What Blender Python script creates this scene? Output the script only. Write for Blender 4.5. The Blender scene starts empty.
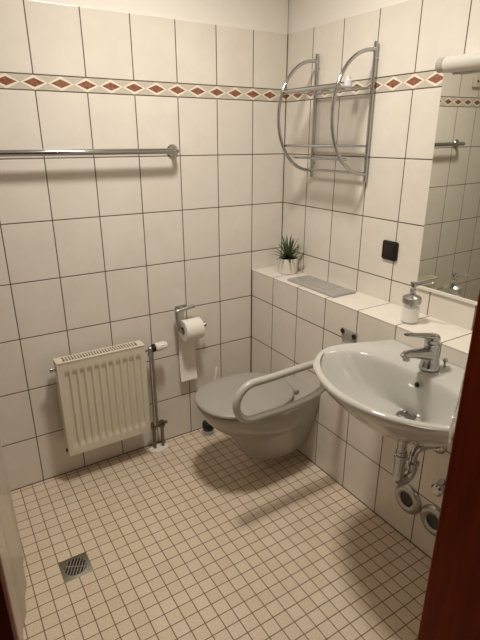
import bpy, bmesh, math, random
from mathutils import Vector, Matrix
PI = math.pi
random.seed(7)
scene = bpy.context.scene
COL = scene.collection

# ------------------------------------------------------------------ helpers
class MB:
    """collects shapes in world coordinates and links them as one mesh object"""
    def __init__(self):
        self.bm = bmesh.new(); self.mi = 0
    def _faces(self, fs):
        for f in fs: f.material_index = self.mi
    def box(self, x0, x1, y0, y1, z0, z1, bev=0, seg=2, mat=None):
        b = bmesh.new()
        bmesh.ops.create_cube(b, size=1)
        for v in b.verts:
            v.co = Vector(((x0+x1)/2+v.co.x*(x1-x0), (y0+y1)/2+v.co.y*(y1-y0), (z0+z1)/2+v.co.z*(z1-z0)))
        if bev > 0:
            bmesh.ops.bevel(b, geom=b.edges[:], offset=bev, segments=seg, affect='EDGES', profile=.5)
        if mat is not None: b.transform(mat)
        self.merge(b)
    def merge(self, b):
        me = bpy.data.meshes.new('tmp'); b.to_mesh(me); b.free()
        n = len(self.bm.faces); self.bm.from_mesh(me); bpy.data.meshes.remove(me)
        self.bm.faces.ensure_lookup_table()
        for f in self.bm.faces[n:]: f.material_index = self.mi
    def rings(self, rings, closed=True, cap0=False, cap1=False):
        """loft through rings of equal point count"""
        bm = self.bm
        vr = [[bm.verts.new(p) for p in r] for r in rings]
        n = len(rings[0])
        for a, b in zip(vr[:-1], vr[1:]):
            for i in range(n if closed else n-1):
                j = (i+1) % n
                f = bm.faces.new((a[i], a[j], b[j], b[i])); f.material_index = self.mi; f.smooth = True
        if cap0: f = bm.faces.new(vr[0][::-1]); f.material_index = self.mi
        if cap1: f = bm.faces.new(vr[-1]); f.material_index = self.mi
    def lathe(self, prof, o, axis=(0,0,1), n=28, cap0=True, cap1=True):
        """prof: list of (radius, distance along axis)"""
        ax = Vector(axis).normalized(); o = Vector(o)
        t = Vector((1,0,0)) if abs(ax.x) < .9 else Vector((0,1,0))
        e1 = ax.cross(t).normalized(); e2 = ax.cross(e1)
        R = [[o+ax*h+(e1*math.cos(2*PI*i/n)+e2*math.sin(2*PI*i/n))*max(r,1e-4) for i in range(n)] for r, h in prof]
        self.rings(R, True, cap0, cap1)
    def cyl(self, a, b, r, n=20, bev=0):
        a = Vector(a); b = Vector(b); L = (b-a).length
        if bev: pr = [(r-bev,0),(r,bev),(r,L-bev),(r-bev,L)]
        else: pr = [(r,0),(r,L)]
        self.lathe(pr, a, (b-a), n)
    def tube(self, pts, r, n=14, cap=True):
        pts = [Vector(p) for p in pts]
        R = []; e = None
        for i, p in enumerate(pts):
            t = (pts[min(i+1,len(pts)-1)]-pts[max(i-1,0)]).normalized()
            if e is None:
                a = Vector((0,0,1)) if abs(t.z) < .9 else Vector((0,1,0))
                e = t.cross(a).normalized()
            else:
                e = (e - t*e.dot(t)).normalized()
            f = t.cross(e)
            rr = r[i] if isinstance(r,(list,tuple)) else r
            R.append([p+(e*math.cos(2*PI*k/n)+f*math.sin(2*PI*k/n))*rr for k in range(n)])
        self.rings(R, True, cap, cap)
    def sphere(self, c, r, n=16, sc=(1,1,1)):
        b = bmesh.new(); bmesh.ops.create_uvsphere(b, u_segments=n, v_segments=max(6,n//2), radius=r)
        for v in b.verts: v.co = Vector(c)+Vector((v.co.x*sc[0], v.co.y*sc[1], v.co.z*sc[2]))
        self.merge(b)
    def build(self, name, mats, parent=None, smooth=True, angle=35):
        if not isinstance(mats, (list,tuple)): mats = [mats]
        bm = self.bm
        bmesh.ops.recalc_face_normals(bm, faces=bm.faces[:])
        if parent is not None:
            off = Vector((0,0,0)); q = parent
            while q is not None: off += q.location; q = q.parent
            for v in bm.verts: v.co -= off
        me = bpy.data.meshes.new(name)
        if smooth:
            for f in bm.faces: f.smooth = True
            lim = math.radians(angle)
            for e in bm.edges:
                if len(e.link_faces) == 2 and e.calc_face_angle(0) > lim: e.smooth = False
        bm.to_mesh(me); bm.free()
        for m in mats: me.materials.append(m)
        o = bpy.data.objects.new(name, me); COL.objects.link(o)
        if parent is not None: o.parent = parent
        return o

def tag(o, label, cat, group=None):
    o['label'] = label; o['category'] = cat
    if group: o['group'] = group
    return o
def thing(name, loc, label, cat, group=None):
    o = bpy.data.objects.new(name, None); COL.objects.link(o)
    o.location = loc; o.empty_display_size = .05
    return tag(o, label, cat, group)
def struct(o):
    o['kind'] = 'structure'; return o
def arc(c, r, a0, a1, n, ux, uy):
    c = Vector(c); ux = Vector(ux); uy = Vector(uy)
    return [c+ux*(r*math.cos(a0+(a1-a0)*i/n))+uy*(r*math.sin(a0+(a1-a0)*i/n)) for i in range(n+1)]
def fillet(pts, r, n=8):
    """round the inner corners of a polyline"""
    P = [Vector(p) for p in pts]; out = [P[0]]
    for i in range(1, len(P)-1):
        a = (P[i-1]-P[i]); b = (P[i+1]-P[i]); rr = min(r, a.length*.49, b.length*.49)
        p0 = P[i]+a.normalized()*rr; p1 = P[i]+b.normalized()*rr
        for k in range(n+1):
            t = k/n
            out.append(p0*(1-t)**2+P[i]*2*t*(1-t)+p1*t*t)
    out.append(P[-1]); return out

# ------------------------------------------------------------------ materials
class NT:
    def __init__(self, name):
        self.m = bpy.data.materials.new(name); self.m.use_nodes = True
        self.t = self.m.node_tree; self.n = self.t.nodes; self.l = self.t.links
        self.b = self.n['Principled BSDF']
    def node(self, typ, **kw):
        x = self.n.new(typ)
        for k, v in kw.items(): setattr(x, k, v)
        return x
    def put(self, sock, v):
        if isinstance(v, bpy.types.NodeSocket): self.l.new(v, sock)
        else: sock.default_value = v
    def math(self, op, a, b=0.0, c=0.0):
        x = self.node('ShaderNodeMath', operation=op)
        self.put(x.inputs[0], a); self.put(x.inputs[1], b); self.put(x.inputs[2], c)
        return x.outputs[0]
    def ramp(self, v, a, b, lo=0.0, hi=1.0):
        x = self.node('ShaderNodeMapRange'); x.clamp = True
        self.put(x.inputs[0], v); x.inputs[1].default_value = a; x.inputs[2].default_value = b
        x.inputs[3].default_value = lo; x.inputs[4].default_value = hi
        return x.outputs[0]
    def mix(self, f, a, b):
        x = self.node('ShaderNodeMix', data_type='RGBA')
        self.put(x.inputs[0], f); self.put(x.inputs[6], a); self.put(x.inputs[7], b)
        return x.outputs[2]
    def noise(self, vec, scale, detail=3, rough=.5):
        x = self.node('ShaderNodeTexNoise'); x.inputs['Scale'].default_value = scale
        x.inputs['Detail'].default_value = detail; x.inputs['Roughness'].default_value = rough
        if vec is not None: self.l.new(vec, x.inputs['Vector'])
        return x.outputs[0]
    def bump(self, h, strength, dist):
        x = self.node('ShaderNodeBump'); x.inputs['Strength'].default_value = strength
        x.inputs['Distance'].default_value = dist
        self.l.new(h, x.inputs['Height']); self.l.new(x.outputs[0], self.b.inputs['Normal'])

def c4(c): return (c[0], c[1], c[2], 1)
def lin(r, g, b):
    f = lambda v: (v/255/12.92) if v/255 <= .04045 else ((v/255+.055)/1.055)**2.4
    return (f(r), f(g), f(b))

def plain(name, col, rough=.4, metal=0, var=.04, scale=20, bump=0, coat=0, trans=0, ior=1.45, spec=.5):
    t = NT(name)
    tc = t.node('ShaderNodeTexCoord').outputs['Object']
    nz = t.noise(tc, scale, 3)
    a = tuple(max(0, v*(1-var)) for v in col); b = tuple(min(1, v*(1+var)) for v in col)
    t.put(t.b.inputs['Base Color'], t.mix(nz, c4(a), c4(b)))
    t.put(t.b.inputs['Roughness'], t.ramp(nz, .3, .7, max(.02, rough-.03), rough+.03))
    t.b.inputs['Metallic'].default_value = metal
    t.b.inputs['Coat Weight'].default_value = coat
    t.b.inputs['Coat Roughness'].default_value = .08
    t.b.inputs['Transmission Weight'].default_value = trans
    t.b.inputs['IOR'].default_value = ior
    t.b.inputs['Specular IOR Level'].default_value = spec
    if bump: t.bump(t.noise(tc, scale*6, 2), .4, bump)
    return t.m

H, HB, ZT, ZL, D = .2476, .0557, 2.0335, .8915, .1966
GROUT = lin(92, 76, 60)
TILE = (.80, .75, .675)
def tile_mat(name, axis, u0, w, rows=True, u_axis2=None):
    """glazed wall tiles: columns every w from u0 along axis, rows every H, listello band under the top row"""
    t = NT(name)
    tc = t.node('ShaderNodeTexCoord').outputs['Object']
    s = t.node('ShaderNodeSeparateXYZ'); t.l.new(tc, s.inputs[0])
    u = s.outputs['XYZ'.index(axis)]; z = s.outputs[2]
    un = t.math('DIVIDE', t.math('SUBTRACT', u, u0), w)
    du = t.math('MULTIPLY', t.math('PINGPONG', un, .5), w)
    inband = t.math('MULTIPLY', t.math('GREATER_THAN', z, 7*H), t.math('LESS_THAN', z, 7*H+HB)) if rows else 0.0
    g = .0021
    gu = t.ramp(du, g-.0004, g+.0006, 1, 0)
    if rows:
        gu = t.math('MULTIPLY', gu, t.math('SUBTRACT', 1.0, inband))
        zz = t.math('SUBTRACT', z, t.math('MULTIPLY', t.math('GREATER_THAN', z, 7*H+HB/2), HB))
        zn = t.math('DIVIDE', zz, H)
        dz = t.math('MULTIPLY', t.math('PINGPONG', zn, .5), H)
        gz = t.ramp(dz, g-.0004, g+.0006, 1, 0)
        gm = t.math('MAXIMUM', gu, gz)
        cell = t.node('ShaderNodeCombineXYZ')
        t.l.new(t.math('FLOOR', un), cell.inputs[0]); t.l.new(t.math('FLOOR', zn), cell.inputs[1])
        dmin = t.math('MINIMUM', du, dz)
    else:
        gm = gu; dmin = du
        cell = t.node('ShaderNodeCombineXYZ'); t.l.new(t.math('FLOOR', un), cell.inputs[0])
    wn = t.node('ShaderNodeTexWhiteNoise'); t.l.new(cell.outputs[0], wn.inputs['Vector'])
    # every tile takes its own piece of the marbled pattern
    off = t.node('ShaderNodeVectorMath', operation='MULTIPLY_ADD')
    t.l.new(wn.outputs['Color'], off.inputs[0]); off.inputs[1].default_value = (5,5,5); t.l.new(tc, off.inputs[2])
    marb = t.noise(off.outputs[0], 9, 4, .6)
    a = tuple(v*m for v, m in zip(TILE, (.955,.95,.94))); b = tuple(min(1, v*1.03) for v in TILE)
    col = t.mix(t.ramp(marb, .3, .68), c4(a), c4(b))
    col = t.mix(t.math('MULTIPLY', wn.outputs['Value'], .35), col, c4((TILE[0]*.93, TILE[1]*.915, TILE[2]*.90)))
    if rows:
        vv = t.math('ABSOLUTE', t.math('SUBTRACT', z, 7*H+HB/2))
        uu = t.math('MULTIPLY', t.math('PINGPONG', t.math('DIVIDE', t.math('SUBTRACT', u, u0), w/2), .5), w/2)
        m = t.math('ADD', t.math('DIVIDE', uu, .0495), t.math('DIVIDE', vv, .0262))
        m2 = t.math('ADD', t.math('DIVIDE', uu, .0385), t.math('DIVIDE', vv, .0158))
        speck = t.noise(tc, 260, 2)
        bg = t.mix(t.ramp(speck, .35, .65), c4(lin(188, 180, 166)), c4(lin(216, 208, 194)))
        redn = t.noise(tc, 70, 4, .7)
        red = t.mix(t.ramp(redn, .35, .65), c4(lin(112, 68, 48)), c4(lin(166, 114, 92)))
        bc = t.mix(t.ramp(m, .99, 1.02, 1, 0), bg, c4(lin(240, 230, 212)))
        bc = t.mix(t.ramp(m2, .97, 1.03, 1, 0), bc, red)
        # joint between two listello pieces, cut in half way between the columns
        dj = t.math('MULTIPLY', t.math('PINGPONG', t.math('ADD', un, .5), .5), w)
        jm = t.math('MULTIPLY', t.ramp(dj, .0007, .0013, 1, 0), t.ramp(m, .98, 1.0, 0, 1))
        bc = t.mix(jm, bc, c4(GROUT))
        col = t.mix(inband, col, bc)
    gcol = t.mix(t.noise(tc, 40, 2), c4(tuple(v*.75 for v in GROUT)), c4(tuple(v*1.2 for v in GROUT)))
    col = t.mix(gm, col, gcol)
    t.put(t.b.inputs['Base Color'], col)
    t.put(t.b.inputs['Roughness'], t.ramp(gm, 0, 1, .2, .85))
    wave = t.noise(tc, 5.5, 2)
    h = t.math('ADD', t.ramp(dmin, .0008, .0045), t.math('MULTIPLY', wave, 1.3))
    t.bump(h, .55, .0012)
    return t.m

def floor_mat():
    t = NT('floor_mosaic')
    tc = t.node('ShaderNodeTexCoord').outputs['Object']
    s = t.node('ShaderNodeSeparateXYZ'); t.l.new(tc, s.inputs[0])
    w = .0527
    xn = t.math('DIVIDE', t.math('SUBTRACT', s.outputs[0], -1.5605), w)
    yn = t.math('DIVIDE', t.math('SUBTRACT', s.outputs[1], -.655), w)
    dm = t.math('MINIMUM', t.math('MULTIPLY', t.math('PINGPONG', xn, .5), w), t.math('MULTIPLY', t.math('PINGPONG', yn, .5), w))
    gm = t.ramp(dm, .0011, .0021, 1, 0)
    cell = t.node('ShaderNodeCombineXYZ')
    t.l.new(t.math('FLOOR', xn), cell.inputs[0]); t.l.new(t.math('FLOOR', yn), cell.inputs[1])
    wn = t.node('ShaderNodeTexWhiteNoise'); t.l.new(cell.outputs[0], wn.inputs['Vector'])
    base = t.mix(wn.outputs['Value'], c4(lin(226, 208, 184)), c4(lin(234, 217, 195)))
    sp = t.noise(tc, 170, 3, .7)
    base = t.mix(t.ramp(sp, .38, .66, 0, .45), base, c4(lin(172, 148, 122)))
    dirt = t.noise(tc, 3, 3)
    base = t.mix(t.ramp(dirt, .4, .75, 0, .2), base, c4(lin(186, 162, 136)))
    g = t.mix(t.noise(tc, 25, 2), c4(lin(92, 70, 50)), c4(lin(128, 102, 76)))
    t.put(t.b.inputs['Base Color'], t.mix(gm, base, g))
    t.put(t.b.inputs['Roughness'], t.ramp(gm, 0, 1, .42, .9))
    t.bump(t.math('ADD', t.ramp(dm, .0008, .0035), t.math('MULTIPLY', sp, .15)), .6, .0012)
    return t.m

def wood_mat():
    t = NT('mahogany_wood')
    tc = t.node('ShaderNodeTexCoord').outputs['Object']
    mp = t.node('ShaderNodeMapping'); mp.inputs['Scale'].default_value = (18, 18, .9)
    t.l.new(tc, mp.inputs[0])
    n = t.noise(mp.outputs[0], 3, 5, .6)
    t.put(t.b.inputs['Base Color'], t.mix(t.ramp(n, .3, .7), c4(lin(98, 30, 2)), c4(lin(128, 44, 5))))
    t.put(t.b.inputs['Roughness'], .42); t.b.inputs['Specular IOR Level'].default_value = .08
    t.bump(n, .15, .0006)
    return t.m

def towel_mat():
    t = NT('terry_cloth')
    tc = t.node('ShaderNodeTexCoord').outputs['Object']
    n = t.noise(tc, 190, 3, .7)
    t.put(t.b.inputs['Base Color'], t.mix(t.ramp(n, .35, .65), c4(lin(150, 143, 132)), c4(lin(228, 222, 210))))
    t.put(t.b.inputs['Roughness'], .95)
    t.bump(n, 1, .006)
    return t.m

M = {}
M['back'] = tile_mat('wall_tiles_back', 'X', 0.0, .2)
M['right'] = tile_mat('wall_tiles_right', 'Y', .005, .199)
M['low'] = tile_mat('wall_tiles_low', 'Y', .0027, .2014)
M['ledge'] = tile_mat('ledge_tiles', 'Y', .0027, .2014, rows=False)
M['left'] = tile_mat('wall_tiles_left', 'Y', 0, .2)
M['front'] = tile_mat('wall_tiles_front', 'X', 0, .2)
M['floor'] = floor_mat()
M['plaster'] = plain('wall_paint', (.88, .84, .77), .8, var=.02, scale=6, bump=.0004)
M['grout'] = plain('grout_dark', GROUT, .9)
M['wood'] = wood_mat()
M['chrome'] = plain('chrome', (.46, .465, .47), .10, 1, .02)
M['satin'] = plain('satin_nickel', (.45, .45, .44), .32, 1, .03)
M['steel'] = plain('brushed_steel', (.30, .29, .24), .45, 1, .08, 60)
M['barsteel'] = plain('polished_steel', (.62, .60, .55), .25, 1, .03)
M['brass'] = plain('tarnished_brass', (.22, .175, .12), .36, 1, .15, 80)
M['ceramic'] = plain('ceramic_manhattan_grey', (.53, .515, .47), .07, 0, .01, 5, coat=.4)
M['toilet'] = plain('toilet_ceramic_grey', (.405, .372, .33), .14, 0, .01, 5, coat=.25)
M['lid'] = plain('toilet_seat_plastic_grey', (.355, .322, .287), .4, 0, .01, 5)
M['rail'] = plain('grab_rail_coating', (.50, .475, .42), .3, 0, .02, 10)
M['rad'] = plain('radiator_enamel', (.70, .635, .52), .33, 0, .02, 8)
M['radshade'] = plain('radiator_slot_shade', (.03, .026, .02), .8)
M['white'] = plain('white_plastic', (.80, .77, .70), .35, 0, .02)
M['lampshade'] = plain('opal_lamp_plastic', (.64, .61, .55), .3, 0, .02)
M['capgrey'] = plain('grey_end_cap', (.42, .40, .36), .3)
M['black'] = plain('black_plastic_and_slot_shade', (.012, .011, .010), .4)
M['plug'] = plain('dark_grey_plastic', (.055, .05, .043), .5)
M['brown'] = plain('brown_plastic', lin(32, 23, 18), .35, 0, .05)
M['greyplastic'] = plain('grey_plastic', (.36, .34, .31), .38, 0, .02)
M['paper'] = plain('tissue_paper', (.84, .80, .73), .95, 0, .03, 60, bump=.0006)
M['card'] = plain('cardboard_core', (.20, .15, .10), .9)
M['pot'] = plain('white_glazed_pot', (.74, .70, .62), .35, 0, .03)
M['soil'] = plain('dark_soil', (.03, .022, .015), .95, 0, .3, 90, bump=.004)
M['frost'] = plain('clear_soap_glass', (1.0, .99, .97), .08, 0, 0, 5, trans=.92, ior=1.25)
_nt = M['frost'].node_tree.nodes['Principled BSDF']; _nt.inputs['Transmission Weight'].default_value = 0; _nt.inputs['Alpha'].default_value = .22
M['liquid'] = plain('white_liquid_soap', (.92, .90, .84), .25)
M['glass'] = plain('shelf_glass', (.42, .45, .43), .05, 0, 0, 5)
_ng = M['glass'].node_tree.nodes['Principled BSDF']; _ng.inputs['Alpha'].default_value = .34
M['lilac'] = plain('lilac_plastic', (.74, .71, .79), .3)
M['towel'] = towel_mat()
def curtain_mat():
    t = NT('frosted_shower_vinyl')
    t.b.inputs['Base Color'].default_value = c4((.56, .495, .405)); t.b.inputs['Roughness'].default_value = .45
    tc = t.node('ShaderNodeTexCoord').outputs['Object']
    t.put(t.b.inputs['Alpha'], t.ramp(t.noise(tc, 3, 2), .3, .7, .66, .76))
    return t.m
M['curtain'] = curtain_mat()
def mirror_mat():
    t = NT('mirror_silver')
    t.b.inputs['Metallic'].default_value = 1; t.b.inputs['Roughness'].default_value = .012
    tc = t.node('ShaderNodeTexCoord').outputs['Object']
    t.put(t.b.inputs['Base Color'], t.mix(t.noise(tc, 4, 2), c4((.74,.75,.69)), c4((.76,.77,.71))))
    return t.m
M['mirror'] = mirror_mat()
def leaf_mat():
    t = NT('succulent_leaf')
    tc = t.node('ShaderNodeTexCoord').outputs['Object']
    n = t.noise(tc, 60, 3)
    t.put(t.b.inputs['Base Color'], t.mix(t.ramp(n, .35, .65), c4((.035,.06,.022)), c4((.10,.14,.055))))
    t.put(t.b.inputs['Roughness'], .45)
    return t.m
M['leaf'] = leaf_mat()

# ------------------------------------------------------------------ room shell
YF = -1.70          # inner face of the front wall
ZC = 2.58           # ceiling
m = MB(); m.box(-2.45, .12, -2.9, .12, -.12, 0); struct(m.build('floor', M['floor'], smooth=False))
m = MB(); m.box(-2.45, .12, YF-.14, .12, ZC, ZC+.1); struct(m.build('ceiling', M['plaster'], smooth=False))

m = MB(); m.box(-2.4, 0, 0, .1, 0, ZT); m.mi = 1; m.box(-2.4, 0, .005, .1, ZT, ZC)
struct(m.build('wall_back', [M['back'], M['plaster']], smooth=False))
m = MB(); m.box(0, .1, YF-.14, .1, 0, ZT); m.mi = 1; m.box(.005, .1, YF-.14, .1, ZT, ZC)
struct(m.build('wall_right', [M['right'], M['plaster']], smooth=False))
m = MB(); m.box(-.1, 0, YF-.12, .1, 0, ZT); m.mi = 1; m.box(-.1, -.005, YF-.12, .1, ZT, ZC)
wl = struct(m.build('wall_left', [M['left'], M['plaster']], smooth=False))
wl.location = (-2.30, 0, 0)
JR, JL = -.832, -1.628     # clear opening of the door between the linings
m = MB(); m.box(JR+.03, 0, YF-.12, YF, 0, ZT); m.box(-2.3, JL-.03, YF-.12, YF, 0, ZT); m.mi = 1
m.box(JR+.03, 0, YF-.12, YF-.004, ZT, ZC); m.box(JL-.03, JR+.03, YF-.12, YF-.004, 2.03, ZT); m.box(-2.3, JR+.03, YF-.12, YF-.004, ZT, ZC)
struct(m.build('wall_front', [M['front'], M['plaster']], smooth=False))
# boxed-in pipe wall with the tiled ledge
m = MB(); m.box(-D, -.0005, YF+.0005, -.0005, 0, ZL-.007); m.mi = 1
m.box(-D-.0012, -.0005, YF+.0005, -.0005, ZL-.007, ZL, .003, 2)
struct(m.build('wall_ledge', [M['low'], M['ledge']], smooth=False))
# sealant joints in the corners
m = MB(); m.box(-D-.0035, -D, -.0035, 0, 0, ZL-.004); m.box(-.003, 0, -.003, 0, ZL, ZT)
m.box(-2.3, -D, -.003, 0, 0, .0025); m.box(-D-.003, -D, YF, 0, 0, .0025)
struct(m.build('trim_1', M['grout'], smooth=False))
# door lining
m = MB()
m.box(JR, JR+.03, YF-.16, YF+.012, 0, 2.0, .004); m.box(JL-.03, JL, YF-.16, YF+.012, 0, 2.0, .004)
m.box(JL-.03, JR+.03, YF-.16, YF+.012, 2.0, 2.03, .004)
m.box(JR+.012, JR+.08, YF, YF+.014, 0, 2.05, .004)
m.box(JR, JR+.08, YF-.175, YF-.12, 0, 2.07, .004); m.box(JL-.08, JL, YF-.175, YF-.12, 0, 2.07, .004)
m.box(JL-.08, JR+.08, YF-.175, YF-.12, 2.0, 2.07, .004)
struct(m.build('door_1', M['wood'], smooth=False))

# ------------------------------------------------------------------ towel bar on the back wall
t = thing('towel_bar', (-.66, 0, 1.508), 'long chrome towel bar fixed high across the back wall', 'towel rail')
m = MB(); m.tube(fillet([(-.640, -.004, 1.508), (-.640, -.07, 1.508), (-1.430, -.07, 1.508), (-1.430, -.004, 1.508)], .028, 8), .0125, 18)
m.build('bar', M['chrome'], t)
for x in (-.640, -1.430):
    m = MB(); m.lathe([(.027,0),(.028,.002),(.028,.007),(.024,.012),(.014,.014)], (x,0,1.508), (0,-1,0), 32)
    m.build('wall_flange', M['chrome'], t)

# ------------------------------------------------------------------ radiator
RX0, RX1, RY0, RY1, RZ0, RZ1 = -1.283, -.882, -.115, -.048, .164, .640
t = thing('radiator', (-1.08, -.05, 0), 'cream ribbed panel radiator on the back wall with pipes and thermostat', 'radiator')
# pressed front panel: flat border, vertical ridges inside
m = MB()
nx, nz = 220, 40
def rad_y(x, z):
    fx = (x-RX0)/(RX1-RX0); fz = (z-RZ0)/(RZ1-RZ0)
    n = 11; a = (fx-.045)/.91*n
    if 0 < a < n and .085 < fz < .90:
        ph = abs((a % 1)-.5)*2                       # 0 mid ridge .. 1 groove
        edge = min(1, (fz-.085)/.035, (.90-fz)/.035)
        return RY0+.009*edge*max(0, min(1, (.78-ph)/.32)) * 1 - .0
    return RY0
R = []
zs = [RZ0+(RZ1-.006-RZ0)*j/nz for j in range(nz+1)]
for z in zs: R.append([(RX0+(RX1-RX0)*i/nx, rad_y(RX0+(RX1-RX0)*i/nx, z), z) for i in range(nx+1)])
m.rings(R, closed=False)
m.build('front_panel', M['rad'], t, angle=60)
m = MB(); m.box(RX0+.006, RX1-.006, RY1-.014, RY1, RZ0+.004, RZ1-.012, .003); m.build('back_panel', M['rad'], t)
m = MB(); m.box(RX0-.003, RX0+.002, RY0-.001, RY1, RZ0, RZ1, .0012); m.build('side_cover', M['rad'], t)
m = MB(); m.box(RX1-.002, RX1+.003, RY0-.001, RY1, RZ0, RZ1, .0012)
m.build('side_cover', M['rad'], t)
# top grille: a frame and cross bars, convector coloured near black to paint in the slot shade
m = MB()
gx0, gx1, gy0, gy1 = RX0+.028, RX1-.028, RY0+.012, RY1-.008
zt0, zt1 = RZ1-.004, RZ1+.002
m.box(RX0-.003, RX1+.003, RY0-.002, gy0, zt0, zt1, .001); m.box(RX0-.003, RX1+.003, gy1, RY1, zt0, zt1, .001)
m.box(RX0-.003, gx0, gy0, gy1, zt0, zt1); m.box(gx1, RX1+.003, gy0, gy1, zt0, zt1)
ns = 27
for i in range(1, ns):
    x = gx0+(gx1-gx0)*i/ns; m.box(x-.0027, x+.0027, gy0, gy1, zt0, zt1)
m.build('top_grille', M['rad'], t)
m = MB(); m.box(RX0+.004, RX1-.004, RY0+.012, RY1-.016, RZ0+.02, RZ1-.05)
m.build('convector', M['radshade'], t)
m = MB(); m.lathe([(.008,0),(.008,.016),(.011,.017),(.011,.026),(.005,.028)], (RX0-.002, -.085, RZ1-.035), (-1,0,0), 16)
m.build('vent_plug', M['chrome'], t)
m = MB(); m.lathe([(.009,0),(.009,.006),(.006,.008)], (RX0-.002, -.090, RZ0+.022), (-1,0,0), 14)
m.build('blanking_plug', M['black'], t)
PY = -.083
m = MB(); m.cyl((RX1, PY, .598), (-.845, PY, .598), .009); m.cyl((-.868, PY, .598), (-.858, PY, .598), .014, 6)
m.sphere((-.842, PY, .598), .0155, 14); m.cyl((-.842, PY, .598), (-.842, PY, .560), .011)
m.cyl((-.842, PY, .576), (-.842, PY, .562), .0145, 6)
m.build('valve_body', M['satin'], t)
v = MB(); v.lathe([(.017,0),(.020,.003),(.020,.014),(.018,.016)], (-.832, PY, .600), (1,0,.02), 24); vr = v.build('valve_collar', M['black'], t)
v = MB(); v.lathe([(.018,0),(.0215,.003),(.0215,.022),(.019,.028),(.0205,.032),(.0205,.050),(.017,.060),(.012,.063)], (-.816, PY, .6004), (1,0,.02), 28)
for i in range(12):
    a = 2*PI*i/12; v.box(-.788, -.766, PY+.0205*math.cos(a)-.0015, PY+.0205*math.cos(a)+.0015, .601+.0205*math.sin(a)-.0015, .601+.0205*math.sin(a)+.0015)
v.build('thermostat_head', M['white'], t)
BY = -.055
m = MB(); m.tube(fillet([(-.842, PY, .562), (-.842, PY, .42), (-.836, BY-.012, .30), (-.836, BY-.012, .160)], .1), .0090); m.build('pipe', M['chrome'], t)
m = MB(); m.tube(fillet([(-.868, PY+.022, .59), (-.822, PY+.024, .588), (-.820, BY, .45), (-.818, BY, .160)], .03), .0055); m.build('pipe', M['satin'], t)
m = MB()
m.box(-.856, -.780, BY-.012, BY+.012, .138, .160, .004)
for x in (-.842, -.796):
    m.lathe([(.012,0),(.014,.004),(.014,.016),(.010,.020),(.010,.030),(.012,.032),(.012,.044)], (x, BY, .122), (0,0,1), 6)
m.cyl((-.780, BY, .150), (-.766, BY, .150), .009, 12); m.cyl((-.856, BY, .150), (-.868, BY, .150), .009, 12)
m.cyl((-.842, BY-.012, .150), (-.842, BY-.022, .150), .009, 12); m.cyl((-.796, BY-.012, .150), (-.796, BY-.022, .150), .009, 12)
m.build('valve_block', M['brass'], t)
for x in (-.842, -.796):
    m = MB(); m.cyl((x, BY, .126), (x, BY, .004), .0085); m.build('floor_pipe', M['brass'], t)
m = MB()
pr = []
for (rx, ry, z) in ((.055,.034,.0), (.055,.034,.006), (.050,.029,.011), (.03,.016,.013)):
    pr.append([(-.820+rx*math.cos(2*PI*i/40), BY+ry*math.sin(2*PI*i/40), z) for i in range(40)])
m.rings(pr, True, True, True); m.build('floor_rosette', M['white'], t)

# ------------------------------------------------------------------ toilet paper
t = thing('toilet_paper_holder', (-.66, 0, .70), 'satin metal toilet paper holder with bent arm on back wall', 'paper holder')
m = MB(); m.tube(fillet([(-.574, -.040, .761), (-.672, -.040, .748), (-.676, -.044, .730), (-.672, -.066, .652), (-.640, -.066, .648)], .014, 6), [.0105]*99, 14)
m.build('arm', M['satin'], t)
m = MB(); m.cyl((-.660, -.066, .648), (-.532, -.066, .656), .006); m.sphere((-.531,-.066,.657), .012, 12); m.build('roller', M['satin'], t)
m = MB(); m.box(-.664, -.60, -.008, 0, .742, .764, .003); m.box(-.650, -.620, -.036, -.005, .746, .760, .003); m.build('wall_plate', M['satin'], t)
t = thing('toilet_paper_roll', (-.6, -.066, .646), 'white toilet paper roll with its end hanging down', 'toilet paper')
m = MB(); rc = (-.656, -.066, .648)
m.lathe([(.021,0),(.053,0),(.055,.002),(.055,.096),(.053,.098),(.021,.098),(.021,0)], rc, (1,0,0), 40, False, False); m.build('roll', M['paper'], t)
m = MB(); m.lathe([(.0195,.001),(.021,.001),(.021,.097),(.0195,.097),(.0195,.001)], rc, (1,0,0), 24, False, False); m.build('core', M['card'], t)
m = MB()
path = [(-.0125,.646),(-.0118,.60),(-.0130,.55),(-.016,.50),(-.019,.45),(-.024,.41),(-.032,.375),(-.040,.350)]
for s, th in ((0,1),):
    A = [[(x-.008*(1-(z-.350)/.296), y, z) for x in (-.656,-.63,-.60,-.575,-.561)] for y, z in path]
    B = [[(p[0], p[1]-.0008, p[2]) for p in r] for r in A]
    m.rings(A, False); m.rings(B, False)
m.build('loose_sheet', M['paper'], t)

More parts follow.
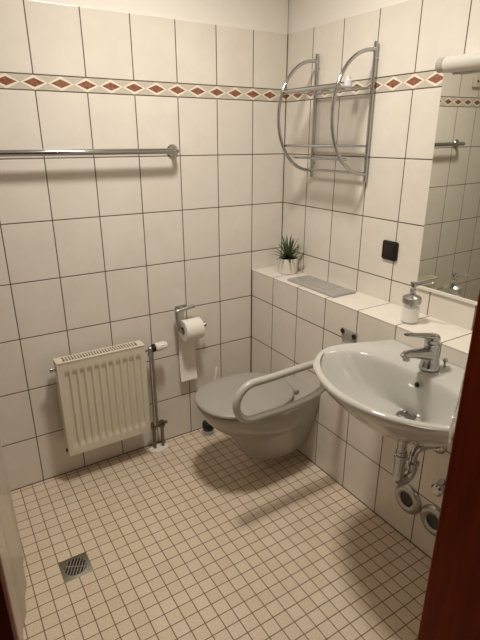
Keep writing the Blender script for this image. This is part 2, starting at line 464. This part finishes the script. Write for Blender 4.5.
# ------------------------------------------------------------------ wall-hung toilet
TY = -.465; TX = -D-.0006
def dring(L, w, wb, z, n=48, s0=None):
    """closed outline: flat back at the wall, rounded front L out from it"""
    s0 = L*.42 if s0 is None else s0
    pts = []
    for i in range(n//2+1):
        a = PI/2-PI*i/(n//2)
        pts.append((TX-(s0+(L-s0)*math.cos(a)), TY+w*math.sin(a), z))
    k = n//4
    for i in range(1, k+1):
        f = i/k; pts.append((TX-s0*(1-f), TY-(w+(wb-w)*(f*f*(3-2*f))), z))
    for i in range(1, k):
        f = i/k; pts.append((TX, TY-wb+2*wb*f, z))
    for i in range(k, 0, -1):
        f = i/k; pts.append((TX-s0*(1-f), TY+(w+(wb-w)*(f*f*(3-2*f))), z))
    return pts
t = thing('toilet', (-.45, TY, 0), 'grey wall-hung toilet with closed lid mounted on tiled ledge wall', 'toilet')
m = MB()
secs = [(.295,.070,.050,.082),(.322,.088,.062,.085),(.336,.096,.068,.10),(.362,.108,.084,.15),(.392,.122,.100,.20),(.420,.135,.112,.24),(.445,.146,.120,.265),(.476,.159,.126,.286),(.512,.172,.132,.32),(.541,.181,.138,.355),(.556,.184,.142,.385),(.561,.185,.144,.40),(.557,.182,.142,.409),(.545,.172,.136,.412)]
m.rings([dring(L,w,wb,z) for L,w,wb,z in secs], True, True, True)
m.build('bowl', M['toilet'], t)
LCX, LA, LB = -.538, .237, .193
def ell(cx, a, b, z, n=56, p=2.25):
    out = []
    for i in range(n):
        q = 2*PI*i/n; c, s = math.cos(q), math.sin(q)
        out.append((cx+a*math.copysign(abs(c)**(2/p), c), TY+b*math.copysign(abs(s)**(2/p), s), z))
    return out
m = MB(); m.rings([ell(LCX,LA*.93,LB*.93,.413),ell(LCX,LA*.965,LB*.965,.414),ell(LCX,LA*.975,LB*.975,.420),ell(LCX,LA*.965,LB*.965,.428),ell(LCX,LA*.9,LB*.9,.429)], True, True, True)
m.build('seat', M['lid'], t)
m = MB(); m.rings([ell(LCX,LA*.95,LB*.95,.4335),ell(LCX,LA*.99,LB*.99,.4345),ell(LCX,LA,LB,.438),ell(LCX,LA,LB,.444),ell(LCX,LA*.985,LB*.983,.449),ell(LCX,LA*.93,LB*.92,.4525),ell(LCX,LA*.75,LB*.72,.455),ell(LCX,LA*.4,LB*.4,.456),ell(LCX,LA*.05,LB*.05,.4565)], True, True, True)
m.build('lid', M['lid'], t, angle=60)
for s in (-1, 1):
    m = MB(); m.cyl((-.298, TY+s*.075-.018, .424), (-.298, TY+s*.075+.018, .424), .012, 16, .002); m.box(-.312,-.285,TY+s*.075-.012,TY+s*.075+.012,.411,.424,.003)
    m.build('hinge', M['lid'], t)

# toilet brush behind it
t = thing('toilet_brush', (-.528, -.072, 0), 'toilet brush in dark holder on the floor behind the toilet', 'toilet brush')
m = MB(); m.lathe([(.040,0),(.042,.003),(.040,.014),(.036,.033)], (-.528,-.072,.0005), (0,0,1), 28); m.build('base', M['frost'], t)
m = MB(); m.lathe([(.030,0),(.034,.02),(.035,.038),(.030,.047),(.010,.050)], (-.528,-.072,.030), (0,0,1), 28); m.build('holder', M['black'], t)
m = MB(); m.tube([(-.528,-.072,.08),(-.500,-.070,.25),(-.470,-.068,.360),(-.466,-.066,.392),(-.465,-.066,.398)], [.005,.0055,.0075,.0075,.004], 12); m.build('handle', M['white'], t)

# ------------------------------------------------------------------ fold-down grab rail
GY = -.767
t = thing('grab_rail', (-D, GY, .66), 'grey fold-down support rail between the toilet and washbasin', 'grab rail')
m = MB()
zu, zl, cr = .676, .516, .080
path = [(-D-.03, GY, .690), (-.30, GY, .684), (-.45, GY, .681), (-.60, GY, zu)]
path += [tuple(p) for p in arc((-.688, GY, (zu+zl)/2), cr, PI/2, 1.5*PI, 22, (1,0,0), (0,0,1))]
path += [(-.62, GY, zl-.001), (-.54, GY, zl-.003), (-.47, GY, zl+.001), (-.41, GY, zl+.008), (-.365, GY, zl+.018), (-.335, GY, zl+.034), (-.312, GY, zl+.058), (-.290, GY, zl+.090), (-.265, GY, zl+.118), (-.235, GY, zl+.14)]
m.tube(path, .0155, 18); m.build('rail', M['rail'], t)
m = MB(); m.box(-D-.010, -D-.0004, GY-.042, GY+.042, .742, .796, .004); m.box(-D-.0095, -D-.0004, GY-.026, GY+.026, .60, .75, .004)
m.box(-D-.055, -D-.008, GY-.020, GY+.020, .630, .735, .010, 3); m.cyl((-D-.034, GY-.026, .685), (-D-.034, GY+.026, .685), .016)
m.build('wall_bracket', M['greyplastic'], t)
for dy, dz in ((-.034,.775),(.034,.780),(0,.62)):
    m = MB(); m.lathe([(.0115,0),(.0115,.004),(.009,.006)], (-D-.009, GY+dy, dz), (-1,0,0), 18); m.build('screw_cap', M['black'], t)

# ------------------------------------------------------------------ washbasin
SY, SX, RIM = -1.237, -D-.0006, .833
SW, SL = .325, .485
WTAB = [(0,.245),(.05,.258),(.10,.276),(.15,.296),(.20,.314),(.25,.322)]
def wat(q):
    for (a, wa), (b, wb) in zip(WTAB[:-1], WTAB[1:]):
        if q <= b: f = (q-a)/(b-a); return wa+(wb-wa)*f
    return WTAB[-1][1]
def sring(off, z, n=96, back=0.0):
    """basin outline: straight along the wall, widening, then a bowed front; inset by off"""
    s0 = .25*(1-.35*min(1, off/.30)); Lf = SL-off; k = max(.06, (SW-off)/SW)
    half = []
    nb, ns, nf = 8, 12, 28
    w0 = wat(0)*k
    for i in range(nb): half.append((back, w0*i/nb))
    for i in range(ns): q = s0*i/ns; half.append((max(back, q), wat(q*.25/s0)*k))
    p = 1.85
    for i in range(nf+1):
        a = PI/2*i/nf; half.append((s0+(Lf-s0)*math.sin(a)**(2/p), wat(.25)*k*math.cos(a)**(2/p) if i < nf else 0))
    pts = [(SX-q, SY+w, z) for q, w in half]
    pts += [(SX-q, SY-w, z) for q, w in half[-2:0:-1]]
    # start at the middle of the back and turn like the bowl rings
    return pts
def bowl(a, b, cx, z, n=96, p=2.3):
    out = []
    for i in range(n):
        q = 2*PI*i/n; c, s = math.cos(q), math.sin(q)
        ee = p if c < 0 else 2.9
        out.append((cx+a*math.copysign(abs(c)**(2/ee), c), SY+b*math.copysign(abs(s)**(2/(p if c < 0 else 2.9)), s), z))
    return out
t = thing('washbasin', (-.42, SY, .7), 'wide grey ceramic washbasin mounted on the tiled ledge wall', 'washbasin')
m = MB()
WX = -.378
R = [bowl(.021,.021,WX,.668,p=2), bowl(.026,.026,WX,.671,p=2), bowl(.045,.070,WX-.02,.675,p=2), bowl(.085,.140,-.445,.693), bowl(.115,.195,-.475,.732), bowl(.135,.240,-.493,.782), bowl(.145,.262,-.499,.808), bowl(.152,.273,-.502,.821), bowl(.158,.280,-.503,.827)]
# the deck and the rim
R += [sring(.020, RIM-.001), sring(.010, RIM), sring(.003, RIM-.003), sring(0, RIM-.009), sring(.001, RIM-.017),
      sring(.008, RIM-.030), sring(.022, RIM-.048), sring(.045, RIM-.072), sring(.08, RIM-.106), sring(.13, RIM-.150), sring(.19, RIM-.178), sring(.24, RIM-.192)]
m.rings(R, True, False, True)
m.build('basin', M['ceramic'], t, angle=50)
m = MB(); m.lathe([(.033,0),(.033,.002),(.026,.004),(.023,.001),(.020,-.006),(.002,-.006)], (WX, SY, .6725), (0,0,1), 32); m.build('waste_fitting', M['chrome'], t)
m = MB(); m.lathe([(.011,0),(.012,.0015),(.009,.002),(.0085,0)], (-.3640, SY-.018, .795), (-1,0,.35), 24); m.build('overflow_ring', M['chrome'], t)
m = MB(); m.lathe([(.0088,.0004),(.0088,.001)], (-.3643, SY-.018, .795), (-1,0,.35), 24); m.build('overflow_hole', M['black'], t)

# mixer tap
FX = -.292
t = thing('mixer_tap', (FX, SY, RIM), 'chrome single-lever mixer tap on the washbasin', 'tap')
m = MB()
m.lathe([(.034,0),(.0345,.004),(.032,.012),(.0285,.035),(.026,.055),(.0265,.075),(.0265,.088),(.021,.094)], (FX, SY, RIM-.001), (0,0,1), 36)
m.build('body', M['chrome'], t)
m = MB()
sp = [(FX-.004,.050),(FX-.045,.062),(FX-.088,.072),(FX-.122,.078),(FX-.140,.078)]
rr = [(.026,.028),(.023,.020),(.019,.0150),(.017,.0125),(.013,.010)]
R = []
for (x, z), (a, b) in zip(sp, rr):
    R.append([(x, SY+a*math.cos(2*PI*i/24), RIM+z+b*math.sin(2*PI*i/24)) for i in range(24)])
m.rings(R, True, True, True); m.build('spout', M['chrome'], t, angle=60)
m = MB(); m.lathe([(.0115,0),(.0115,.012),(.009,.013)], (FX-.124, SY, RIM+.070), (0,0,-1), 20); m.build('aerator', M['satin'], t)
m = MB(); m.lathe([(.021,0),(.0255,.004),(.0255,.018),(.021,.027),(.010,.031)], (FX-.003, SY, RIM+.092), (0,0,1), 32)
R = []
for x, z, a, b in ((FX+.016,.108,.012,.008),(FX+.002,.113,.022,.012),(FX-.03,.122,.019,.0095),(FX-.075,.134,.0155,.007),(FX-.12,.145,.013,.0055),(FX-.139,.149,.010,.004)):
    R.append([(x, SY+a*math.cos(2*PI*i/24), RIM+z+b*math.sin(2*PI*i/24)) for i in range(24)])
m.rings(R, True, True, True); m.build('lever', M['chrome'], t, angle=60)
m = MB(); m.cyl((FX+.052, SY-.022, RIM-.001), (FX+.052, SY-.022, RIM+.016), .004); m.sphere((FX+.052, SY-.022, RIM+.022), .0085, 14); m.build('waste_lifter_knob', M['chrome'], t)

# siphon
t = thing('sink_trap', (-.36, SY, .5), 'chrome siphon pipe under the washbasin running into the wall', 'drain trap')
PX, PX2, TYY = -.394, -.323, -1.250
m = MB(); m.cyl((PX, TYY, .637), (PX, TYY, .48), .0165, 20); m.build('tailpiece', M['chrome'], t)
m = MB()
m.tube([(PX, TYY, .545), (PX, TYY, .455)]+[tuple(p) for p in arc(((PX+PX2)/2, TYY, .447), (PX2-PX)/2, PI, 2*PI, 14, (1,0,0), (0,0,1))]+[(PX2, TYY, .455), (PX2, TYY, .470)], .0195, 18)
m.build('bend', M['chrome'], t)
m = MB(); m.tube(fillet([(PX2, TYY, .46), (PX2, TYY, .522), (-.27, TYY-.003, .522), (-D-.002, TYY-.006, .504)], .05, 10), .0155, 18); m.build('outlet_pipe', M['chrome'], t)
for p, z in ((PX,.628),(PX,.528),(PX2,.470)):
    m = MB(); m.lathe([(.020,0),(.024,.003),(.024,.013),(.020,.016)], (p, TYY, z-.01), (0,0,1), 24); m.build('union_nut', M['chrome'], t)
m = MB(); m.lathe([(.036,0),(.036,.003),(.030,.010),(.018,.014)], (-D-.0004, TYY-.006, .504), (-1,0,0), 32); m.build('wall_rosette', M['chrome'], t)

# wall outlets below the washbasin
def rosette(y, z, label):
    t = thing('pipe_outlet', (-D, y, z), label, 'pipe outlet', 'chrome outlets low on the ledge wall')
    m = MB(); m.lathe([(.064,0),(.064,.003),(.060,.011),(.050,.017),(.038,.017),(.030,.012),(.028,.003)], (-D-.0004, y, z), (-1,0,0), 40); m.build('ring', M['satin'], t)
    m = MB(); m.lathe([(.0275,.001),(.0275,.009),(.023,.012),(.010,.012)], (-D-.0004, y, z), (-1,0,0), 32); m.build('plug', M['plug'], t)
rosette(-1.166, .192, 'round chrome pipe outlet low on the tiles, directly below the siphon')
rosette(-1.296, .180, 'round chrome pipe outlet beside the door frame, half hidden')
VY, VZ = -1.308, .352
t = thing('angle_valve', (-D, VY, VZ), 'small chrome angle valve above the half hidden outlet, by door frame', 'valve')
m = MB(); m.lathe([(.026,0),(.026,.003),(.017,.008),(.013,.009),(.013,.030)], (-D-.0004, VY, VZ), (-1,0,0), 24); m.cyl((-D-.022,VY,VZ),(-D-.022,VY-.03,VZ),.008); m.build('valve_body', M['chrome'], t)
m = MB(); m.lathe([(.019,0),(.024,.004),(.024,.018),(.017,.024)], (-D-.028, VY, VZ), (-1,0,0), 12); m.build('handle', M['chrome'], t)

# ------------------------------------------------------------------ floor drain
t = thing('floor_drain', (-1.402, -.6025, 0), 'square steel floor drain with slotted grate in the mosaic floor', 'drain')
hw = .0545
cx, cy = -1.402, -.6025
m = MB(); m.box(cx-hw, cx+hw, cy-hw, cy+hw, -.002, .0012, .0008); m.build('frame', M['steel'], t)
m = MB(); m.lathe([(.041,.0008),(.041,.0018),(.040,.0020)], (cx, cy, 0), (0,0,1), 40); m.build('grate', M['black'], t)  # black disc under the bars, paints in the shade of the slots
for k in range(-3, 4):
    u = (k)*.0115; L = math.sqrt(max(0, .0408**2-u*u))
    m = MB(); m.box(-L, L, u-.0019, u+.0019, .0018, .0030, .0004, 1, Matrix.Translation((cx, cy, 0)) @ Matrix.Rotation(math.radians(62), 4, 'Z')); m.build('bar', M['barsteel'], t)
m = MB(); m.box(-.040, .040, -.0021, .0021, .0018, .0032, .0004, 1, Matrix.Translation((cx, cy, 0)) @ Matrix.Rotation(math.radians(-28), 4, 'Z')); m.build('bar', M['barsteel'], t)

# ------------------------------------------------------------------ mirror and lamp
MY0, MY1, MZ0, MZ1 = -.925, -1.575, 1.003, 1.785
t = thing('mirror', (0, -1.25, MZ0), 'frameless rectangular wall mirror above the washbasin', 'mirror')
m = MB(); m.box(-.005, -.0005, MY1, MY0, MZ0, MZ1, .0012, 1)
for v in m.bm.verts: v.co.x -= .0075*(v.co.z-MZ0)      # hangs leaning forward a hair
m.build('mirror_glass', M['mirror'], t, smooth=False)
m = MB(); m.box(-.009, -.0003, MY1, MY0, MZ0-.012, MZ0+.001, .0015); m.build('bottom_strip', M['white'], t, smooth=False)
LX, LZ = -.052, 1.794
t = thing('mirror_lamp', (0, -1.25, LZ), 'long white tubular wall lamp above the mirror', 'lamp')
m = MB(); m.cyl((LX, -.962, LZ-.001), (LX, -1.56, LZ-.003), .0255, 32, .004); m.build('diffuser', M['lampshade'], t)
for y0, y1 in ((-.936,-.963),(-1.558,-1.586)):
    m = MB(); m.cyl((LX, y0, LZ), (LX, y1, LZ), .0240, 32, .003); m.build('end_cap', M['capgrey'], t)
m = MB(); m.box(-.032, -.0005, -1.52, -1.00, LZ+.001, LZ+.018, .003); m.build('backplate', M['white'], t)

# ------------------------------------------------------------------ things on the ledge
sx, sy = -.127, -1.006
t = thing('soap_dispenser', (sx, sy, ZL), 'glass soap dispenser with chrome pump on the ledge behind basin', 'soap dispenser')
m = MB(); m.lathe([(.030,0),(.034,.003),(.0345,.010),(.0345,.075),(.032,.079),(.026,.080)], (sx, sy, ZL+.0004), (0,0,1), 32); m.build('bottle', M['frost'], t)
m = MB(); m.lathe([(.028,0),(.0315,.003),(.0315,.055),(.0315,.057)], (sx, sy, ZL+.005), (0,0,1), 32); m.build('liquid', M['liquid'], t)
m = MB(); m.lathe([(.032,0),(.0355,.001),(.0355,.022),(.030,.026),(.016,.030),(.014,.036)], (sx, sy, ZL+.079), (0,0,1), 32); m.build('collar', M['satin'], t)
m = MB(); m.cyl((sx,sy,ZL+.03),(sx,sy,ZL+.125),.005); m.lathe([(.010,0),(.011,.002),(.011,.014),(.008,.017)], (sx,sy,ZL+.120), (0,0,1), 20)
m.lathe([(.0095,0),(.0125,.003),(.0125,.016),(.009,.019)], (sx,sy,ZL+.142), (0,0,1), 20)
d = Vector((.25,-.97,0)).normalized()
m.tube([(sx,sy,ZL+.151), (sx+d.x*.03,sy+d.y*.03,ZL+.159), (sx+d.x*.062,sy+d.y*.062,ZL+.170), (sx+d.x*.074,sy+d.y*.074,ZL+.170)], [.006,.005,.0042,.0036], 12)
m.build('pump', M['chrome'], t)

t = thing('flush_plate', (-.1, -.435, ZL), 'flat grey plastic flush plate lying on the ledge beside plant', 'flush plate')
x0, x1, y0, y1 = -.170, -.030, -.622, -.280
m = MB()
def rrect(x0,x1,y0,y1,r,z,n=6):
    out = []
    for cx_, cy_, a0 in ((x1-r,y1-r,0),(x0+r,y1-r,PI/2),(x0+r,y0+r,PI),(x1-r,y0+r,1.5*PI)):
        for i in range(n+1):
            a = a0+PI/2*i/n; out.append((cx_+r*math.cos(a), cy_+r*math.sin(a), z))
    return out
m.rings([rrect(x0,x1,y0,y1,.004,ZL+.0004), rrect(x0,x1,y0,y1,.004,ZL+.007), rrect(x0+.001,x1-.001,y0+.001,y1-.001,.004,ZL+.0090), rrect(x0+.012,x1-.012,y0+.012,y1-.012,.004,ZL+.0125), rrect(x0+.04,x1-.04,y0+.05,y1-.05,.004,ZL+.0145)], True, True, True)
m.build('plate', M['greyplastic'], t, angle=50)
m = MB(); m.rings([rrect(-.146,-.056,-.545,-.345,.006,ZL+.0120), rrect(-.146,-.056,-.545,-.345,.006,ZL+.0152), rrect(-.144,-.058,-.543,-.347,.005,ZL+.0160)], True, True, True)
m.build('push_button', M['greyplastic'], t)

px, py = -.072, -.155
t = thing('potted_plant', (px, py, ZL), 'small spiky succulent in a white pot at the ledge corner', 'plant')
m = MB(); m.lathe([(.047,0),(.050,.003),(.0515,.035),(.0515,.078),(.0505,.080),(.047,.080),(.046,.070),(.002,.070)], (px,py,ZL+.0004), (0,0,1), 36); m.build('pot', M['pot'], t)
m = MB(); m.lathe([(.0455,0),(.042,.003),(.015,.006),(.002,.007)], (px,py,ZL+.0705), (0,0,1), 24); m.build('soil', M['soil'], t)
lf = []
for ring, (cnt, tilt, ln) in enumerate(((4,.13,.135),(6,.42,.130),(8,.80,.115),(8,1.15,.098),(6,1.40,.080))):
    for i in range(cnt):
        lf.append((2*PI*(i+.5*(ring%2)+random.uniform(-.15,.15))/cnt, tilt+random.uniform(-.08,.08), ln*random.uniform(.88,1.06)))
for az, tilt, ln in lf:
    m = MB(); R = []
    e = Vector((math.cos(az), math.sin(az), 0)); sd = Vector((-e.y, e.x, 0)); up = Vector((0,0,1))
    for k in range(9):
        f = k/8; b_ = tilt*(.75+.35*f)
        p = Vector((px,py,ZL+.075))+e*(.006+ln*f*math.sin(b_))+up*(ln*f*math.cos(b_)-.002)
        p.x = min(p.x, -.006); p.y = min(p.y, -.006)
        nrm = (up*math.sin(b_)-e*math.cos(b_))
        w = .0098*(1-f)**.7*(.75+.6*f)+.0004; th = .0026*(1-f)+.0003
        R.append([p+sd*w, p+nrm*th*.3, p-sd*w, p-nrm*th])
    m.rings(R, True, True, True); m.build('leaf', M['leaf'], t, angle=60)

# ------------------------------------------------------------------ wall shelf
YA, YB = -.245, -.600
t = thing('wall_shelf', (0, (YA+YB)/2, 1.4), 'chrome wall shelf with curved side arcs and glass shelves', 'shelf')
for y in (YA, YB):
    m = MB(); m.cyl((-.016, y, 1.385), (-.016, y, 1.918), .0085, 18, .001)
    m.cyl((-.016,y,1.45),(-.0003,y,1.45),.006,12); m.cyl((-.016,y,1.86),(-.0003,y,1.86),.006,12)
    m.build('post', M['chrome'], t)
    m = MB(); pts = []
    for k in range(41):
        a = -PI/2+PI*k/40
        pts.append((-.020-.203*math.cos(a)**.92 if math.cos(a) > 1e-6 else -.020, y, 1.653+.236*math.sin(a)))
    m.tube(pts, .0075, 16); m.build('side_arc', M['chrome'], t)
def glass_shelf(xf, z):
    m = MB(); m.box(xf+.006, -.028, YB+.010, YA-.010, z-.003, z+.003, .0008, 1); return m.build('glass_shelf', M['glass'], t, smooth=False)
s1 = glass_shelf(-.200, 1.752); s2 = glass_shelf(-.186, 1.530)
for x, z, r in ((-.197,1.752,.0090),(-.030,1.752,.005),(-.184,1.530,.0055),(-.030,1.530,.0045),(-.128,1.478,.0055),(-.034,1.421,.0055)):
    m = MB(); m.cyl((x, YA, z), (x, YB, z), r, 14); m.build('cross_rail', M['chrome'], t)
t = thing('bottle', (-.085, -.530, 1.755), 'small pale lilac bottle on the upper glass shelf', 'bottle')
m = MB(); m.lathe([(.014,0),(.016,.002),(.016,.026),(.012,.030)], (-.085,-.530,1.7556), (0,0,1), 20); m.build('body', M['lilac'], t)
m = MB(); m.lathe([(.010,0),(.010,.010),(.008,.012)], (-.085,-.530,1.7856), (0,0,1), 18); m.build('cap', M['white'], t)

# ------------------------------------------------------------------ brown blanking switch, socket, towel
t = thing('wall_switch', (0, -.765, 1.115), 'dark brown square switch plate on tiles beside the mirror', 'switch')
m = MB(); m.box(-.009, -.0004, -.810, -.730, 1.075, 1.155, .0085, 4); m.build('plate', M['brown'], t)
m = MB(); m.box(-.0115, -.008, -.796, -.744, 1.089, 1.141, .003, 2); m.build('rocker', M['brown'], t)

t = thing('socket_box', (-1.55, 0, 1.88), 'cream square junction box high on back wall, seen in the mirror', 'socket')
m = MB(); m.box(-1.59, -1.515, -.022, -.0004, 1.850, 1.915, .004, 2); m.build('box', M['rad'], t)
m = MB(); m.cyl((-1.545,-.0215,1.885),(-1.545,-.024,1.885),.008); m.build('knob', M['brown'], t)

t = thing('hand_towel', (-.694, -1.66, .95), 'white terry towel hanging beside the basin against the door frame', 'towel')
m = MB()
R = []
for k in range(19):
    f = k/18; z = 1.36-.425*f
    wd = .022+.058*f**2.2; cx_ = -.690
    ring = []
    for i in range(32):
        a = 2*PI*i/32
        w = 1+.10*math.sin(3*a+f*4)+.05*math.sin(7*a-f*3)
        rx = wd*w*(1 if k not in (0,18) else .8); ry = (.020+.016*f)*w
        ring.append((cx_+rx*math.cos(a), -1.645+ry*math.sin(a), z+.012*math.sin(2*a)*(1 if k == 18 else 0)))
    R.append(ring)
m.rings(R, True, True, True); m.build('cloth', M['towel'], t, angle=70)
m = MB(); m.cyl((-.690, YF, 1.365), (-.690, -1.640, 1.365), .007); m.sphere((-.690,-1.638,1.37), .012, 12); m.build('hook', M['chrome'], t)

# ------------------------------------------------------------------ shower curtain at the left edge
t = thing('shower_curtain', (-1.605, -1.1, 0), 'frosted translucent shower curtain at the lower left edge of the floor', 'shower curtain')
m = MB(); R = []
CP = [(-.44,-1.5665),(-.56,-1.577),(-.66,-1.590),(-.75,-1.609),(-.82,-1.625),(-.95,-1.640),(-1.15,-1.648),(-1.55,-1.650)]
def cx_at(y):
    for (a, xa), (b, xb) in zip(CP[:-1], CP[1:]):
        if y >= b: f = (a-y)/(a-b); return xa+(xb-xa)*f
    return CP[-1][1]
ys = [-.44-1.11*i/110 for i in range(111)]
for z in (.010, .05, .3, .8, 1.4, 1.98):
    R.append([(cx_at(y)+.0035*math.sin((-.44-y)*48+.9), y, z+.004*math.sin(y*23)*(z < .02)) for y in ys])
m.rings(R, False); m.build('vinyl_sheet', M['curtain'], t, angle=80)
m = MB(); m.tube([(-1.560, -.0005, 2.0), (-1.575, -.55, 2.0), (-1.622, -.82, 2.0), (-1.645, -1.15, 2.0), (-1.648, YF+.0005, 2.0)], .011); m.build('curtain_rod', M['chrome'], t)
for i in range(10):
    y = -.47-.115*i; m = MB(); m.tube([tuple(p) for p in arc((cx_at(y), y, 1.992), .018, 0, 2*PI, 20, (1,0,0), (0,0,1))], .0018, 8, False); m.build('ring', M['white'], t)

# ------------------------------------------------------------------ light
def lamp(name, loc, power, col, size):
    l = bpy.data.lights.new(name, 'POINT'); l.energy = power; l.color = col; l.shadow_soft_size = size
    o = bpy.data.objects.new(name, l); COL.objects.link(o); o.location = loc; return o
lamp('ceiling_lamp', (-.86, -.84, 2.49), 3.4, (1, .94, .85), .10)
al = bpy.data.lights.new('ceiling_lamp_disc', 'AREA'); al.shape = 'DISK'; al.size = .24; al.energy = 16.8; al.spread = math.radians(150); al.color = (1, .94, .855)
ao = bpy.data.objects.new('ceiling_lamp_disc', al); COL.objects.link(ao); ao.location = (-.86, -.84, 2.53)
w = bpy.data.worlds.new('world'); scene.world = w; w.use_nodes = True
w.node_tree.nodes['Background'].inputs[0].default_value = (1, .84, .66, 1)
w.node_tree.nodes['Background'].inputs[1].default_value = .05

# ------------------------------------------------------------------ camera
cam = bpy.data.cameras.new('camera'); co = bpy.data.objects.new('camera', cam); COL.objects.link(co)
yaw, pitch, roll = .5576, .3552, -.0003
f = Vector((math.sin(yaw)*math.cos(pitch), math.cos(yaw)*math.cos(pitch), -math.sin(pitch)))
r = Vector((math.cos(yaw), -math.sin(yaw), 0)); u = r.cross(f)
co.matrix_world = Matrix(((r.x,u.x,-f.x,-1.6232),(r.y,u.y,-f.y,-2.1636),(r.z,u.z,-f.z,1.5575),(0,0,0,1)))
cam.sensor_fit = 'VERTICAL'; cam.sensor_height = 24; cam.lens = 487.5/640*24
cam.clip_start = .02
scene.camera = co
scene.view_settings.view_transform = 'Standard'; scene.view_settings.look = 'None'
scene.view_settings.gamma = 1; scene.view_settings.use_curve_mapping = False
scene.view_settings.exposure = 0
